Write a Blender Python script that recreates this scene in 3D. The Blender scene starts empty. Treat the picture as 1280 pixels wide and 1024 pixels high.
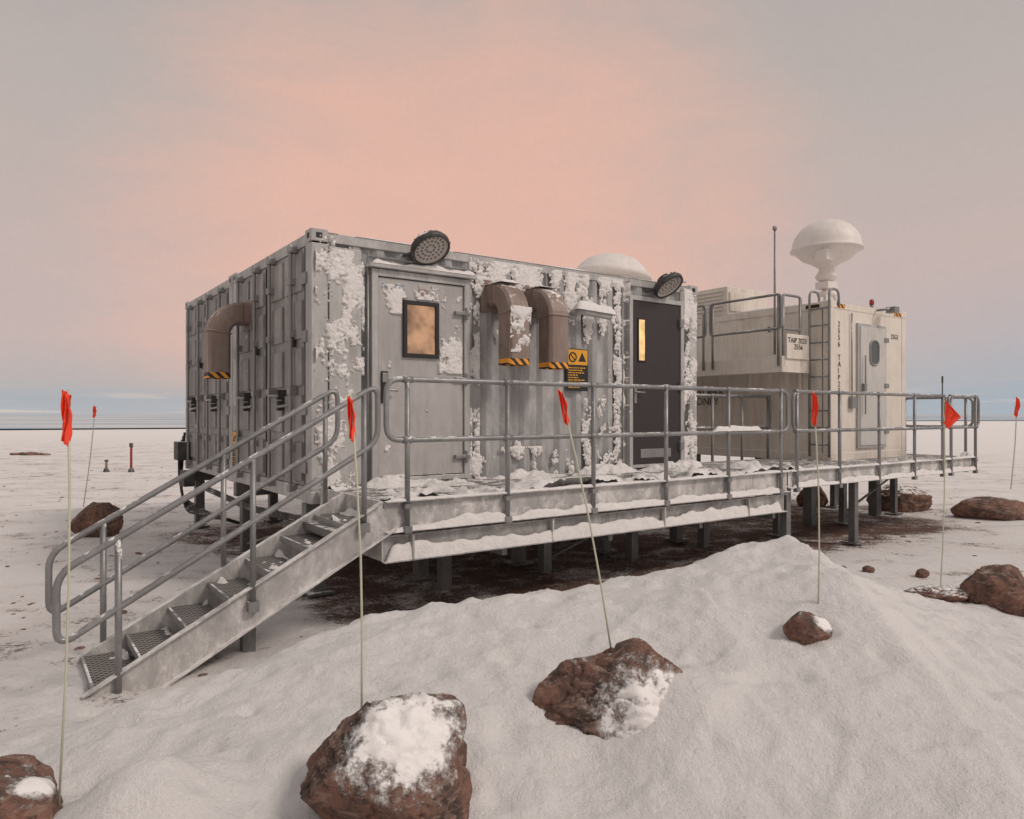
import bpy, bmesh, math, random
from mathutils import Vector, Matrix, noise
random.seed(7)
E=1.9; F=906.0
A=math.atan2(0.578,0.816)
C0=Vector((-2.02,7.33,0))
U=Vector((math.cos(A),math.sin(A),0)); V=Vector((-math.sin(A),math.cos(A),0))
scene=bpy.context.scene
def fbm(x,y,z=0.0,o=4):
    s=0;a=.5
    for i in range(o):
        s+=a*noise.noise(Vector((x,y,z))); x=x*2.03+3.1;y=y*2.03+1.7;z=z*2.03+.9;a*=.5
    return s
def sm(t):
    t=max(0,min(1,t)); return t*t*(3-2*t)
# ---------------------------------------------------------------- materials
def nt(m):
    m.use_nodes=True; t=m.node_tree; t.nodes.clear(); return t
class G:
    def __init__(s,t): s.t=t
    def n(s,typ,**k):
        x=s.t.nodes.new(typ)
        for a,b in k.items(): setattr(x,a,b)
        return x
    def l(s,a,b): s.t.links.new(a,b)
    def set(s,sock,v):
        if isinstance(v,bpy.types.NodeSocket): s.l(v,sock)
        else: sock.default_value=v
    def math(s,op,a,b=0.0,c=None,clamp=False):
        x=s.n('ShaderNodeMath',operation=op,use_clamp=clamp); s.set(x.inputs[0],a); s.set(x.inputs[1],b)
        if c is not None: s.set(x.inputs[2],c)
        return x.outputs[0]
    def mix(s,f,a,b):
        x=s.n('ShaderNodeMix',data_type='RGBA'); s.set(x.inputs[0],f)
        for i,c in ((6,a),(7,b)):
            if isinstance(c,tuple) and len(c)==3: c=c+(1,)
            s.set(x.inputs[i],c)
        return x.outputs[2]
    def noise(s,vec,scale,detail=5,rough=.6,dist=0):
        x=s.n('ShaderNodeTexNoise'); s.l(vec,x.inputs['Vector']); x.inputs['Scale'].default_value=scale
        x.inputs['Detail'].default_value=detail; x.inputs['Roughness'].default_value=rough; x.inputs['Distortion'].default_value=dist
        return x.outputs['Fac']
    def ss(s,v,a,b,lo=0.,hi=1.):
        x=s.n('ShaderNodeMapRange',interpolation_type='SMOOTHSTEP'); s.l(v,x.inputs[0])
        for i,q in zip((1,2,3,4),(a,b,lo,hi)): x.inputs[i].default_value=q
        return x.outputs[0]
    def mapv(s,vec,sc):
        x=s.n('ShaderNodeMapping'); s.l(vec,x.inputs[0]); x.inputs['Scale'].default_value=sc; return x.outputs[0]
SNOW=(.88,.85,.825)
def paint(name,col,rough=.55,metal=0.,grime=.35,snow=0.,streak=True,bump=.15,gcol=None,scale=1.,frost=0.,soft=.10):
    m=bpy.data.materials.new(name); g=G(nt(m))
    tc=g.n('ShaderNodeTexCoord').outputs['Object']
    n1=g.noise(tc,2.2*scale,6,.65); n2=g.noise(g.mapv(tc,(9,9,.8)) if streak else tc,1.6*scale,5,.6); n3=g.noise(tc,60*scale,4,.7)
    gr=gcol or tuple(c*.45 for c in col)
    f=g.math('MULTIPLY',g.ss(g.math('ADD',g.math('MULTIPLY',n1,.5),g.math('MULTIPLY',n2,.5)),.42,.68),grime)
    c=g.mix(f,col,gr)
    c=g.mix(g.ss(n3,.45,.8,0,.22*grime/.35),c,tuple(x*.5 for x in col))
    r=g.ss(n1,.2,.8,rough-.1,rough+.15)
    met=metal
    if frost>0:
        fn=g.noise(g.mapv(tc,(3,3,1.2)),1.4,9,.75,.5); fr=g.ss(fn,.40,.72,0,frost)
        fine=g.ss(g.noise(tc,170,2,.6),.3,.6,.45,1.)
        c=g.mix(g.math('MULTIPLY',fr,fine),c,SNOW); met=g.math('MULTIPLY',g.math('SUBTRACT',1.,fr),metal)
    if snow>0:
        nz=g.n('ShaderNodeSeparateXYZ'); g.l(g.n('ShaderNodeNewGeometry').outputs['Normal'],nz.inputs[0])
        q=g.noise(tc,5*scale,9,.74,.4)
        q=g.math('ADD',q,g.math('MULTIPLY',nz.outputs[2],.22))
        sf=g.ss(q,.70-.32*snow,.70+soft-.32*snow)
        c=g.mix(sf,c,SNOW)
        r=g.math('ADD',r,g.math('MULTIPLY',sf,.3),clamp=True)
        met=g.math('MULTIPLY',g.math('SUBTRACT',1.,sf),met)
    b=g.n('ShaderNodeBsdfPrincipled'); g.l(c,b.inputs['Base Color']); g.l(r,b.inputs['Roughness']); g.set(b.inputs['Metallic'],met)
    bp=g.n('ShaderNodeBump'); bp.inputs['Strength'].default_value=bump; bp.inputs['Distance'].default_value=.01
    g.l(g.math('ADD',n3,n1),bp.inputs['Height']); g.l(bp.outputs[0],b.inputs['Normal'])
    o=g.n('ShaderNodeOutputMaterial'); g.l(b.outputs[0],o.inputs[0]); return m
def plain_emit(name,col,st,dark=.5,sc=3):
    m=bpy.data.materials.new(name); g=G(nt(m)); tc=g.n('ShaderNodeTexCoord').outputs['Object']
    n=g.ss(g.noise(tc,sc,3,.5),.35,.62)
    c=g.mix(n,tuple(x*dark for x in col),col)
    b=g.n('ShaderNodeBsdfPrincipled'); b.inputs['Base Color'].default_value=(.05,.04,.035,1); g.l(c,b.inputs['Emission Color']); b.inputs['Emission Strength'].default_value=st
    b.inputs['Roughness'].default_value=.1
    o=g.n('ShaderNodeOutputMaterial'); g.l(b.outputs[0],o.inputs[0]); return m
def stripes(name,c1,c2,scale,ax=(1,0,1)):
    m=bpy.data.materials.new(name); g=G(nt(m)); tc=g.n('ShaderNodeTexCoord').outputs['Object']
    s=g.n('ShaderNodeSeparateXYZ'); g.l(tc,s.inputs[0])
    q=g.math('ADD',g.math('ADD',g.math('MULTIPLY',s.outputs[0],ax[0]),g.math('MULTIPLY',s.outputs[1],ax[1])),g.math('MULTIPLY',s.outputs[2],ax[2]))
    q=g.math('FRACT',g.math('MULTIPLY',q,scale)); q=g.math('GREATER_THAN',q,.5)
    c=g.mix(q,c1,c2); c=g.mix(g.ss(g.noise(tc,12,5),.5,.7,0,.35),c,(.12,.1,.09))
    b=g.n('ShaderNodeBsdfPrincipled'); g.l(c,b.inputs['Base Color']); b.inputs['Roughness'].default_value=.6
    o=g.n('ShaderNodeOutputMaterial'); g.l(b.outputs[0],o.inputs[0]); return m
def snowmat(name):
    m=bpy.data.materials.new(name); g=G(nt(m)); tc=g.n('ShaderNodeTexCoord').outputs['Object']
    n2=g.noise(tc,55,6,.75); n3=g.noise(tc,12,6,.65)
    c=g.mix(g.ss(n3,.35,.7,0,.6),SNOW,(.74,.71,.69))
    b=g.n('ShaderNodeBsdfPrincipled'); g.l(c,b.inputs['Base Color']); b.inputs['Roughness'].default_value=.85
    bp=g.n('ShaderNodeBump'); bp.inputs['Strength'].default_value=.8; bp.inputs['Distance'].default_value=.018
    g.l(g.math('ADD',n2,g.math('MULTIPLY',n3,1.5)),bp.inputs['Height']); g.l(bp.outputs[0],b.inputs['Normal'])
    o=g.n('ShaderNodeOutputMaterial'); g.l(b.outputs[0],o.inputs[0]); return m
def rockmat(name,snow=.5):
    m=bpy.data.materials.new(name); g=G(nt(m)); tc=g.n('ShaderNodeTexCoord').outputs['Object']
    n1=g.noise(tc,4,9,.72,.8); n2=g.noise(tc,22,7,.75); n3=g.noise(tc,110,3,.7); n4=g.noise(g.mapv(tc,(1,1,3)),7,7,.7,1.)
    c=g.mix(g.ss(n1,.38,.58),(.085,.055,.043),(.25,.125,.088))
    c=g.mix(g.ss(n4,.52,.62,0,.75),c,(.36,.235,.18)); c=g.mix(g.ss(n2,.36,.47,.7,0),c,(.03,.023,.02))
    c=g.mix(g.ss(n3,.55,.7,0,.4),c,(.42,.34,.29))
    gn=g.n('ShaderNodeNewGeometry'); nz=g.n('ShaderNodeSeparateXYZ'); g.l(gn.outputs['Normal'],nz.inputs[0])
    at=g.n('ShaderNodeAttribute'); at.attribute_name='snowmask'
    fine=g.noise(tc,16,10,.82)
    q=g.math('ADD',g.math('MULTIPLY',nz.outputs[2],.6),fine)
    sf=g.ss(q,1.12-.3*snow,1.24-.3*snow)
    sf2=g.ss(g.math('ADD',at.outputs['Fac'],g.math('MULTIPLY',g.math('SUBTRACT',fine,.5),2.0)),.32,.66)
    sf=g.math('MAXIMUM',sf,sf2)
    c=g.mix(sf,c,SNOW)
    b=g.n('ShaderNodeBsdfPrincipled'); g.l(c,b.inputs['Base Color']); b.inputs['Roughness'].default_value=.85
    bp=g.n('ShaderNodeBump'); bp.inputs['Strength'].default_value=.8; bp.inputs['Distance'].default_value=.025
    rk=g.math('ADD',g.math('MULTIPLY',n2,1.0),g.math('ADD',g.math('MULTIPLY',n3,.3),g.math('MULTIPLY',n4,1.2)))
    rk=g.math('MULTIPLY',rk,g.math('SUBTRACT',1.,g.math('MULTIPLY',sf,.75)))
    g.l(g.math('ADD',rk,g.math('MULTIPLY',sf,1.3)),bp.inputs['Height']); g.l(bp.outputs[0],b.inputs['Normal'])
    o=g.n('ShaderNodeOutputMaterial'); g.l(b.outputs[0],o.inputs[0]); return m
def grate(name,cover=.5):
    m=bpy.data.materials.new(name); g=G(nt(m)); tc=g.n('ShaderNodeTexCoord').outputs['Object']
    s=g.n('ShaderNodeSeparateXYZ'); g.l(tc,s.inputs[0])
    fx=g.math('SINE',g.math('MULTIPLY',s.outputs[0],105.)); fy=g.math('SINE',g.math('MULTIPLY',s.outputs[1],105.))
    h=g.ss(g.math('MULTIPLY',fx,fy),-.05,.2)
    n=g.noise(tc,6,8,.75)
    c=g.mix(h,(.26,.24,.225),(.03,.025,.022)); c=g.mix(g.ss(n,cover,cover+.12,0,.9),c,SNOW)
    b=g.n('ShaderNodeBsdfPrincipled'); g.l(c,b.inputs['Base Color']); b.inputs['Roughness'].default_value=.6; b.inputs['Metallic'].default_value=.1
    o=g.n('ShaderNodeOutputMaterial'); g.l(b.outputs[0],o.inputs[0]); return m
M={}
M['grey']=paint('container_grey_paint',(.35,.345,.34),.5,0,.5,.06,frost=.42)
M['door']=paint('door_grey_paint',(.41,.395,.38),.45,0,.3,.05,frost=.2)
M['taupe']=paint('container_end_paint',(.27,.258,.248),.5,0,.55,.0,frost=.32)
M['frame']=paint('frame_paint',(.42,.41,.40),.5,0,.45,.2,frost=.35)
M['white']=paint('cream_paint',(.76,.70,.62),.5,0,.35,.1,gcol=(.44,.33,.25))
M['galv']=paint('galvanised_steel',(.26,.258,.258),.42,.5,.5,.05,False,frost=.2)
M['beam']=paint('frosted_beam_steel',(.42,.405,.39),.55,.2,.45,.70,False,frost=.8,soft=.28)
M['dark']=paint('dark_steel',(.06,.055,.052),.6,.3,.4,.05,False,frost=.1)
M['post']=paint('support_steel',(.17,.165,.16),.5,.5,.4,.05,False,frost=.15)
M['ddoor']=paint('dark_door_paint',(.034,.026,.027),.5,0,.2,.0)
M['duct']=paint('duct_brown_paint',(.25,.18,.148),.5,.1,.5,.1,frost=.14)
M['black']=paint('black_rubber',(.015,.014,.014),.5,0,.2,0)
M['yellow']=paint('sign_yellow',(.80,.38,.03),.5,0,.2,0)
M['hinge']=paint('hinge_steel',(.30,.295,.29),.4,.5,.4,.1)
M['blue']=paint('sticker_blue',(.03,.18,.34),.4,0,.1,0)
M['orange']=paint('flag_orange',(.95,.07,.025),.6,0,.12,0,False)
M['rod']=paint('fibreglass_rod',(.55,.55,.42),.5,0,.2,0)
M['radome']=paint('radome_white',(.80,.74,.69),.5,0,.25,.0)
M['red']=paint('beacon_red',(.35,.03,.02),.3,0,.1,0)
M['haz']=stripes('hazard_stripes',(.85,.35,.03),(.02,.018,.018),9.)
M['lens']=paint('lamp_lens',(.58,.54,.50),.25,0,.3,0,False)
M['led']=paint('led_optic',(.22,.20,.185),.2,0,.3,0,False)
M['warm']=plain_emit('lit_interior_glass',(.62,.33,.18),.85,.30,3.4)
M['warmb']=plain_emit('lit_slit_glass',(1.,.62,.25),1.15,.6,6)
M['glass']=paint('dark_glass',(.09,.095,.09),.12,0,.1,0)
M['snow']=snowmat('wind_packed_snow'); M['rock']=rockmat('granite_boulder',.1); M['rocks']=rockmat('snowy_granite',.5)
M['grate']=grate('deck_grating',.46); M['tread']=grate('perforated_tread',.60)
M['text']=paint('stencil_ink',(.05,.045,.04),.6,0,.1,0)
# ---------------------------------------------------------------- mesh builder
def fillet(pts,r,closed=False,n=6):
    pts=[Vector(p) for p in pts]; out=[]; N=len(pts)
    for i in range(N):
        if not closed and i in (0,N-1): out.append(pts[i]); continue
        a,b,c=pts[i-1],pts[i],pts[(i+1)%N]
        d1=(a-b);d2=(c-b);rr=min(r,d1.length*.49,d2.length*.49);d1.normalize();d2.normalize()
        p1=b+d1*rr;p2=b+d2*rr
        for k in range(n+1):
            t=k/n; out.append(p1*(1-t)**2+b*2*t*(1-t)+p2*t*t)
    return out
class MB:
    def __init__(s): s.v=[];s.f=[];s.m=[];s.s=[]
    def box(s,x0,x1,y0,y1,z0,z1,mi=0):
        b=len(s.v)
        s.v+=[(x0,y0,z0),(x1,y0,z0),(x1,y1,z0),(x0,y1,z0),(x0,y0,z1),(x1,y0,z1),(x1,y1,z1),(x0,y1,z1)]
        for q in ((0,3,2,1),(4,5,6,7),(0,1,5,4),(1,2,6,5),(2,3,7,6),(3,0,4,7)):
            s.f.append(tuple(b+i for i in q)); s.m.append(mi); s.s.append(False)
    def prism(s,prof,p0,p1,mi=0,ex=None):
        Aa,Bb=ex; n=len(prof); b=len(s.v)
        for p in (p0,p1):
            for a,c in prof: s.v.append(tuple(Vector(p)+Aa*a+Bb*c))
        for i in range(n):
            j=(i+1)%n; s.f.append((b+i,b+j,b+n+j,b+n+i)); s.m.append(mi); s.s.append(False)
        s.f.append(tuple(b+i for i in range(n))[::-1]); s.f.append(tuple(b+n+i for i in range(n))); s.m+=[mi,mi]; s.s+=[False,False]
    def tube(s,pts,r,mi=0,n=10,closed=False,cap=True):
        pts=[Vector(p) for p in pts]; b=len(s.v); N=len(pts); up=None
        for i,p in enumerate(pts):
            if closed: t=pts[(i+1)%N]-pts[i-1]
            else: t=pts[min(i+1,N-1)]-pts[max(i-1,0)]
            t.normalize()
            if up is None:
                up=Vector((0,0,1)) if abs(t.z)<.9 else Vector((1,0,0))
            up=(up-t*up.dot(t)).normalized(); w=t.cross(up)
            rr=r[i] if isinstance(r,(list,tuple)) else r
            for k in range(n):
                a=2*math.pi*k/n; s.v.append(tuple(p+up*math.cos(a)*rr+w*math.sin(a)*rr))
        for i in range(N if closed else N-1):
            j=(i+1)%N
            for k in range(n):
                q=(k+1)%n; s.f.append((b+i*n+k,b+i*n+q,b+j*n+q,b+j*n+k)); s.m.append(mi); s.s.append(True)
        if cap and not closed:
            s.f.append(tuple(b+k for k in range(n))[::-1]); s.f.append(tuple(b+(N-1)*n+k for k in range(n))); s.m+=[mi,mi]; s.s+=[False,False]
    def lathe(s,prof,c,mi=0,n=32,rot=None):
        b=len(s.v); c=Vector(c)
        for r,z in prof:
            for k in range(n):
                a=2*math.pi*k/n; p=Vector((r*math.cos(a),r*math.sin(a),z))
                if rot is not None: p=rot@p
                s.v.append(tuple(c+p))
        for i in range(len(prof)-1):
            for k in range(n):
                q=(k+1)%n; s.f.append((b+i*n+k,b+i*n+q,b+(i+1)*n+q,b+(i+1)*n+k)); s.m.append(mi); s.s.append(True)
    def relief(s,o,du,dv,nrm,nu,nv,fn,mi=0):
        o=Vector(o);du=Vector(du);dv=Vector(dv);nrm=Vector(nrm); H=[[0]*(nv+1) for _ in range(nu+1)]
        for i in range(nu+1):
            for j in range(nv+1): H[i][j]=fn(i/nu,j/nv)
        idx={}
        def vid(i,j):
            if (i,j) not in idx:
                idx[(i,j)]=len(s.v); s.v.append(tuple(o+du*(i/nu)+dv*(j/nv)+nrm*max(H[i][j],-.004)))
            return idx[(i,j)]
        for i in range(nu):
            for j in range(nv):
                if max(H[i][j],H[i+1][j],H[i][j+1],H[i+1][j+1])>0:
                    s.f.append((vid(i,j),vid(i+1,j),vid(i+1,j+1),vid(i,j+1))); s.m.append(mi); s.s.append(True)
    def obj(s,name,mats,parent=None,bevel=0,loc=None):
        me=bpy.data.meshes.new(name); me.from_pydata(s.v,[],s.f)
        for m in mats: me.materials.append(M[m] if isinstance(m,str) else m)
        me.polygons.foreach_set('material_index',s.m); me.polygons.foreach_set('use_smooth',s.s); me.update()
        o=bpy.data.objects.new(name,me); scene.collection.objects.link(o)
        if parent: o.parent=parent
        if loc is not None: o.location=loc
        if bevel:
            b=o.modifiers.new('bevel','BEVEL'); b.width=bevel; b.segments=2; b.limit_method='ANGLE'; b.angle_limit=math.radians(50)
        return o
def root(name):
    e=bpy.data.objects.new(name,None); e.location=C0; e.rotation_euler=(0,0,A); e.empty_display_size=.3; scene.collection.objects.link(e); return e
def text(s,loc,size,rot,parent,mat='text',name='lettering'):
    c=bpy.data.curves.new(name,'FONT'); c.body=s; c.size=size; c.extrude=.0008; c.space_line=.85
    o=bpy.data.objects.new(name,c); c.materials.append(M[mat]); scene.collection.objects.link(o); o.parent=parent; o.location=loc; o.rotation_euler=rot; return o
def strip(mb,p0,p1,w,h,mi=0,seed=0.,gap=.0,step=.025):
    p0=Vector(p0);p1=Vector(p1);w=Vector(w); n=max(4,int((p1-p0).length/step)); m=7
    def fn(a,b):
        x=a*(p1-p0).length
        k=.55+1.1*fbm(x*1.6+seed,seed,0,3)+.45*fbm(x*7,seed+5,b*2,3)-gap
        k*=min(1,a*n/2.5,(1-a)*n/2.5)
        return h*k*math.sqrt(max(0,1-(2*b-1)**2))-.002 if k>0 else -.01
    mb.relief(p0,p1-p0,w,(0,0,1),n,m,fn,mi)
# ---------------------------------------------------------------- terrain
CR=[(-6,3.0,.0),(-3.4,3.0,.04),(-2.6,3.8,.12),(-2.0,4.25,.25),(-1.73,4.55,.27),(-1.32,4.9,.41),(-.79,5.05,.51),(-.11,5.2,.58),(.35,5.3,.61),(.95,5.4,.67),(1.40,5.5,.76),(1.8,5.7,.86),(2.2,5.75,.91),(2.36,5.8,.82),(2.58,5.8,.64),(3.0,5.9,.50),(3.38,6.,.39),(3.77,6.1,.31),(4.38,6.2,.22),(6,6.2,.12),(9,6.2,.0)]
def crest(x):
    if x<=CR[0][0]: return CR[0][1],CR[0][2]
    for a,b in zip(CR,CR[1:]):
        if x<=b[0]:
            t=(x-a[0])/(b[0]-a[0]); t=t*.5+sm(t)*.5; return a[1]+(b[1]-a[1])*t,a[2]+(b[2]-a[2])*t
    return CR[-1][1],CR[-1][2]
BUMPS=[(-1.52,2.95,.30,.26),(-.35,3.5,.35,.06),(.86,3.66,.30,.13),(.35,3.35,.28,-.07),(.1,2.6,.5,-.06),(-1.0,3.3,.4,.05),(2.1,4.75,.3,.06)]
TR=[]
for i in range(130):
    a=random.uniform(-3.2,3.8); TR.append((a,random.uniform(2.6,5.6),random.uniform(.04,.11),random.uniform(.010,.034)))
def H(x,y,detail=True):
    near=sm((14-math.hypot(x,y-4))/6)
    dc,hc=crest(x)
    hb=.14*sm((x+4.4)/1.6)*sm((9-x)/4)*sm((y+4)/4)
    if y>dc: h=hc*math.exp(-((y-dc)/.62)**2)
    else: h=hb+(hc-hb)*sm((y-2.0)/(dc-2.0)) if dc>2 else hb
    for bx,by,r,a in BUMPS: h+=a*math.exp(-((x-bx)**2+(y-by)**2)/(r*r))
    if detail:
        bank=sm(h/.15)
        wx=x+.25*fbm(x*1.1,y*1.1,7,2)
        h+=.04*fbm(x*.9,y*.9,3,3)*near+(.03+.03*bank)*fbm(wx*1.5+y*.5,y*2.2-x*.7,1,3)*near
        if near>0:
            h+=.026*bank*fbm(x*6,y*6,2,4)*near+.009*noise.noise(Vector((x*21,y*21,2)))*near
            # clumpy crust in patches
            pt=sm((fbm(x*1.3,y*1.3,31,3)+.05)*5)
            h+=.030*bank*pt*max(0,fbm(x*10,y*10,17,3))*near
            rg=1-abs(fbm(wx*1.8,y*1.8,12,3))*7
            if rg>0: h+=.022*bank*rg*near
            if y<5.8 and abs(x)<4.2:
                for tx,ty,r,a in TR:
                    q=(x-tx)**2+(y-ty)**2
                    if q<r*r*5: h-=a*math.exp(-(q/(r*r))**1.6)
        h+=.12*fbm(x*.05,y*.05,4,3)*(1-near)
    return h
def axis(lo,hi,step,far,g=1.13):
    a=[lo+i*step for i in range(int((hi-lo)/step)+1)]
    s=step;x=a[-1]
    while x<far: s*=g; x+=s; a.append(x)
    s=step;x=a[0];b=[]
    while x>-far: s*=g; x-=s; b.append(x)
    return b[::-1]+a
xs=axis(-4.0,5.4,.026,6000); ys=axis(2.0,6.8,.026,6000)
vv=[];dirt=[]
for y in ys:
    for x in xs:
        d=math.hypot(x,y)
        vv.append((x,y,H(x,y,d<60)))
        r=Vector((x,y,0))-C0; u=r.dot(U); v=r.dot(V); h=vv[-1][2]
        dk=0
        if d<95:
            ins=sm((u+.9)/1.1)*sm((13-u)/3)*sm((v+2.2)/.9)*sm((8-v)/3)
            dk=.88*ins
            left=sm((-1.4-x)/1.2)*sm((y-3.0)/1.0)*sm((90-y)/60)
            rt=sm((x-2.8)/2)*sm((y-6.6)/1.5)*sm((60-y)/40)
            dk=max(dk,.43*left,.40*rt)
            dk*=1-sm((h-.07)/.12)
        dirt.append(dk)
nx=len(xs);ny=len(ys)
ff=[(j*nx+i,j*nx+i+1,(j+1)*nx+i+1,(j+1)*nx+i) for j in range(ny-1) for i in range(nx-1)]
me=bpy.data.meshes.new('snowy_ground'); me.from_pydata(vv,[],ff)
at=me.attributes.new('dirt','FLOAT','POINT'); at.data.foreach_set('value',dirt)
me.polygons.foreach_set('use_smooth',[True]*len(ff)); me.update()
ground=bpy.data.objects.new('snowy_ground',me); scene.collection.objects.link(ground)
m=bpy.data.materials.new('snow_and_gravel'); g=G(nt(m)); tc=g.n('ShaderNodeTexCoord').outputs['Object']
at=g.n('ShaderNodeAttribute'); at.attribute_name='dirt'
n1=g.noise(tc,2.6,8,.72,.4); n2=g.noise(tc,26,6,.72); n4=g.noise(tc,110,3,.7)
n5=g.noise(g.mapv(tc,(.8,1.5,1)),.7,8,.68,.8)
q=g.math('ADD',g.math('MULTIPLY',n5,.5),g.math('MULTIPLY',n1,.5))
q=g.math('ADD',q,g.math('MULTIPLY',at.outputs['Fac'],.34)); q=g.math('ADD',q,g.math('MULTIPLY',g.math('SUBTRACT',n2,.5),.50))
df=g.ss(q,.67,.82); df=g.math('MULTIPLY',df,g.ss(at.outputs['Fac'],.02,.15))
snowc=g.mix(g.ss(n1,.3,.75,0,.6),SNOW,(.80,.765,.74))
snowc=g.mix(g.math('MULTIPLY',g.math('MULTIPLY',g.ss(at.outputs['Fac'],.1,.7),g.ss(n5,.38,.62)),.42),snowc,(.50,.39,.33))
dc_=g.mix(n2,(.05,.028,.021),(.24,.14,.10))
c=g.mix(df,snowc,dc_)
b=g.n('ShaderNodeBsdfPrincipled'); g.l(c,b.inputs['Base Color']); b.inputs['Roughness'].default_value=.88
bp=g.n('ShaderNodeBump'); bp.inputs['Strength'].default_value=.9; bp.inputs['Distance'].default_value=.025
hh=g.math('SUBTRACT',g.math('ADD',g.math('MULTIPLY',n2,1.2),g.math('ADD',g.math('MULTIPLY',n4,.4),g.math('MULTIPLY',n1,1.4))),g.math('MULTIPLY',df,.8))
g.l(hh,bp.inputs['Height']); g.l(bp.outputs[0],b.inputs['Normal'])
o=g.n('ShaderNodeOutputMaterial'); g.l(b.outputs[0],o.inputs[0]); me.materials.append(m)
# frozen sea beyond the shore
sb=MB(); shore=[(-6000,700),(-1500,210),(-500,120),(-200,92),(-100,84),(-60,86),(-30,100),(0,140),(60,190),(160,210),(400,280),(1500,480),(6000,1300)]
for x,y in shore: sb.v.append((x,y,.16))
for x,y in shore: sb.v.append((x*1.0,6500,.16))
ns=len(shore)
for i in range(ns-1): sb.f.append((i,i+1,ns+i+1,ns+i)); sb.m.append(0); sb.s.append(False)
m=bpy.data.materials.new('sea_ice'); g=G(nt(m)); tc=g.n('ShaderNodeTexCoord').outputs['Object']
n=g.noise(g.mapv(tc,(.006,.035,1)),1.,6,.6,.5)
c=g.mix(g.ss(n,.42,.60),(.36,.46,.56),(.76,.72,.68))
b=g.n('ShaderNodeBsdfDiffuse'); g.l(c,b.inputs['Color'])
o=g.n('ShaderNodeOutputMaterial'); g.l(b.outputs[0],o.inputs[0])
sb.obj('frozen_sea',[m])
def spot(px,py):
    kx=(px-640)/F; ky=(py-518)/F; d=1.5
    while d<200:
        if E-ky*d<=H(kx*d,d): break
        d+=.02
    return Vector((kx*d,d,E-ky*d))
# ---------------------------------------------------------------- main cabin
Z0=1.0; Z1=3.76; L=5.80; W=6.0
cab=root('container_cabin')
mb=MB()
def corr(mb,a0,a1,z0,z1,fixed,axis,sgn,per=.278,dep=.045,mi=0):
    pts=[];x=a0
    while x<a1-1e-4:
        for a,d in ((0,0),(.072,0),(.13,1),(.218,1)):
            xx=x+a*per/.278
            if xx<a1: pts.append((xx,d*dep))
        x+=per
    pts.append((a1,pts[-1][1]))
    b=len(mb.v)
    for z in (z0,z1):
        for a,d in pts:
            mb.v.append((a,fixed+sgn*d,z) if axis=='u' else (fixed+sgn*d,a,z))
    n=len(pts)
    for i in range(n-1):
        mb.f.append((b+i,b+i+1,b+n+i+1,b+n+i)); mb.m.append(mi); mb.s.append(False)
corr(mb,.16,L-.1,Z0+.1,Z1-.1,.004,'u',1)
corr(mb,.16,L-.1,Z0+.1,Z1-.1,W-.01,'u',-1)
corr(mb,.1,W-.1,Z0+.1,Z1-.1,L-.01,'v',-1)
mb.box(.05,L-.06,.065,W-.065,Z0+.1,Z1-.05)
mb.obj('corrugated_shell',['grey'],cab)
mb=MB()
mb.box(.0,L,-.012,.06,Z1-.10,Z1); mb.box(0,L,-.012,.06,Z0,Z0+.14)
mb.box(.0,L,W-.06,W+.012,Z1-.10,Z1); mb.box(0,L,W-.06,W+.012,Z0,Z0+.14)
mb.box(-.012,.05,.062,W-.062,Z1-.12,Z1-.002); mb.box(-.012,.05,.062,W-.062,Z0+.002,Z0+.15)
mb.box(L-.05,L+.012,.062,W-.062,Z1-.12,Z1-.002)
for uu in (0,L-.16):
    for v0 in (0,2.83,3.03,W-.16):
        mb.box(uu+(0.003 if uu else -.015),uu+.16,v0-.015,v0+.16,Z0+.13,Z1-.12)
mb.box(.17,.52,-.028,-.0122,Z0+.16,Z1-.14)
mb.obj('frame_rails',['frame'],cab,.008)
mb=MB()
for uu in (-.02,L-.16):
    for v0 in (-.02,2.82,3.02,W-.16):
        for z in (Z0-.01,Z1-.1): mb.box(uu,uu+.18,v0,v0+.178,z,z+.125)
        if v0<0: mb.box(uu+.05,uu+.12,v0-.003,v0+.01,Z1-.07,Z1-.01,1)
        if uu<0: mb.box(uu-.003,uu+.01,v0+.05,v0+.12,Z1-.07,Z1-.01,1)
mb.obj('corner_castings',['frame','black'],cab,.012)
def edge(a,b): return min(1,a*14,(1-a)*14,b*14,(1-b)*14)
mb=MB(); 
mb.relief((0.03,0.03,Z1+.001),(L-.06,0,0),(0,W-.06,0),(0,0,1),80,80,lambda a,b:(.05+.07*fbm(a*9,b*9,2))*edge(a,b)+.0005,0); mb.obj('roof_snow',['snow'],cab)
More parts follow.
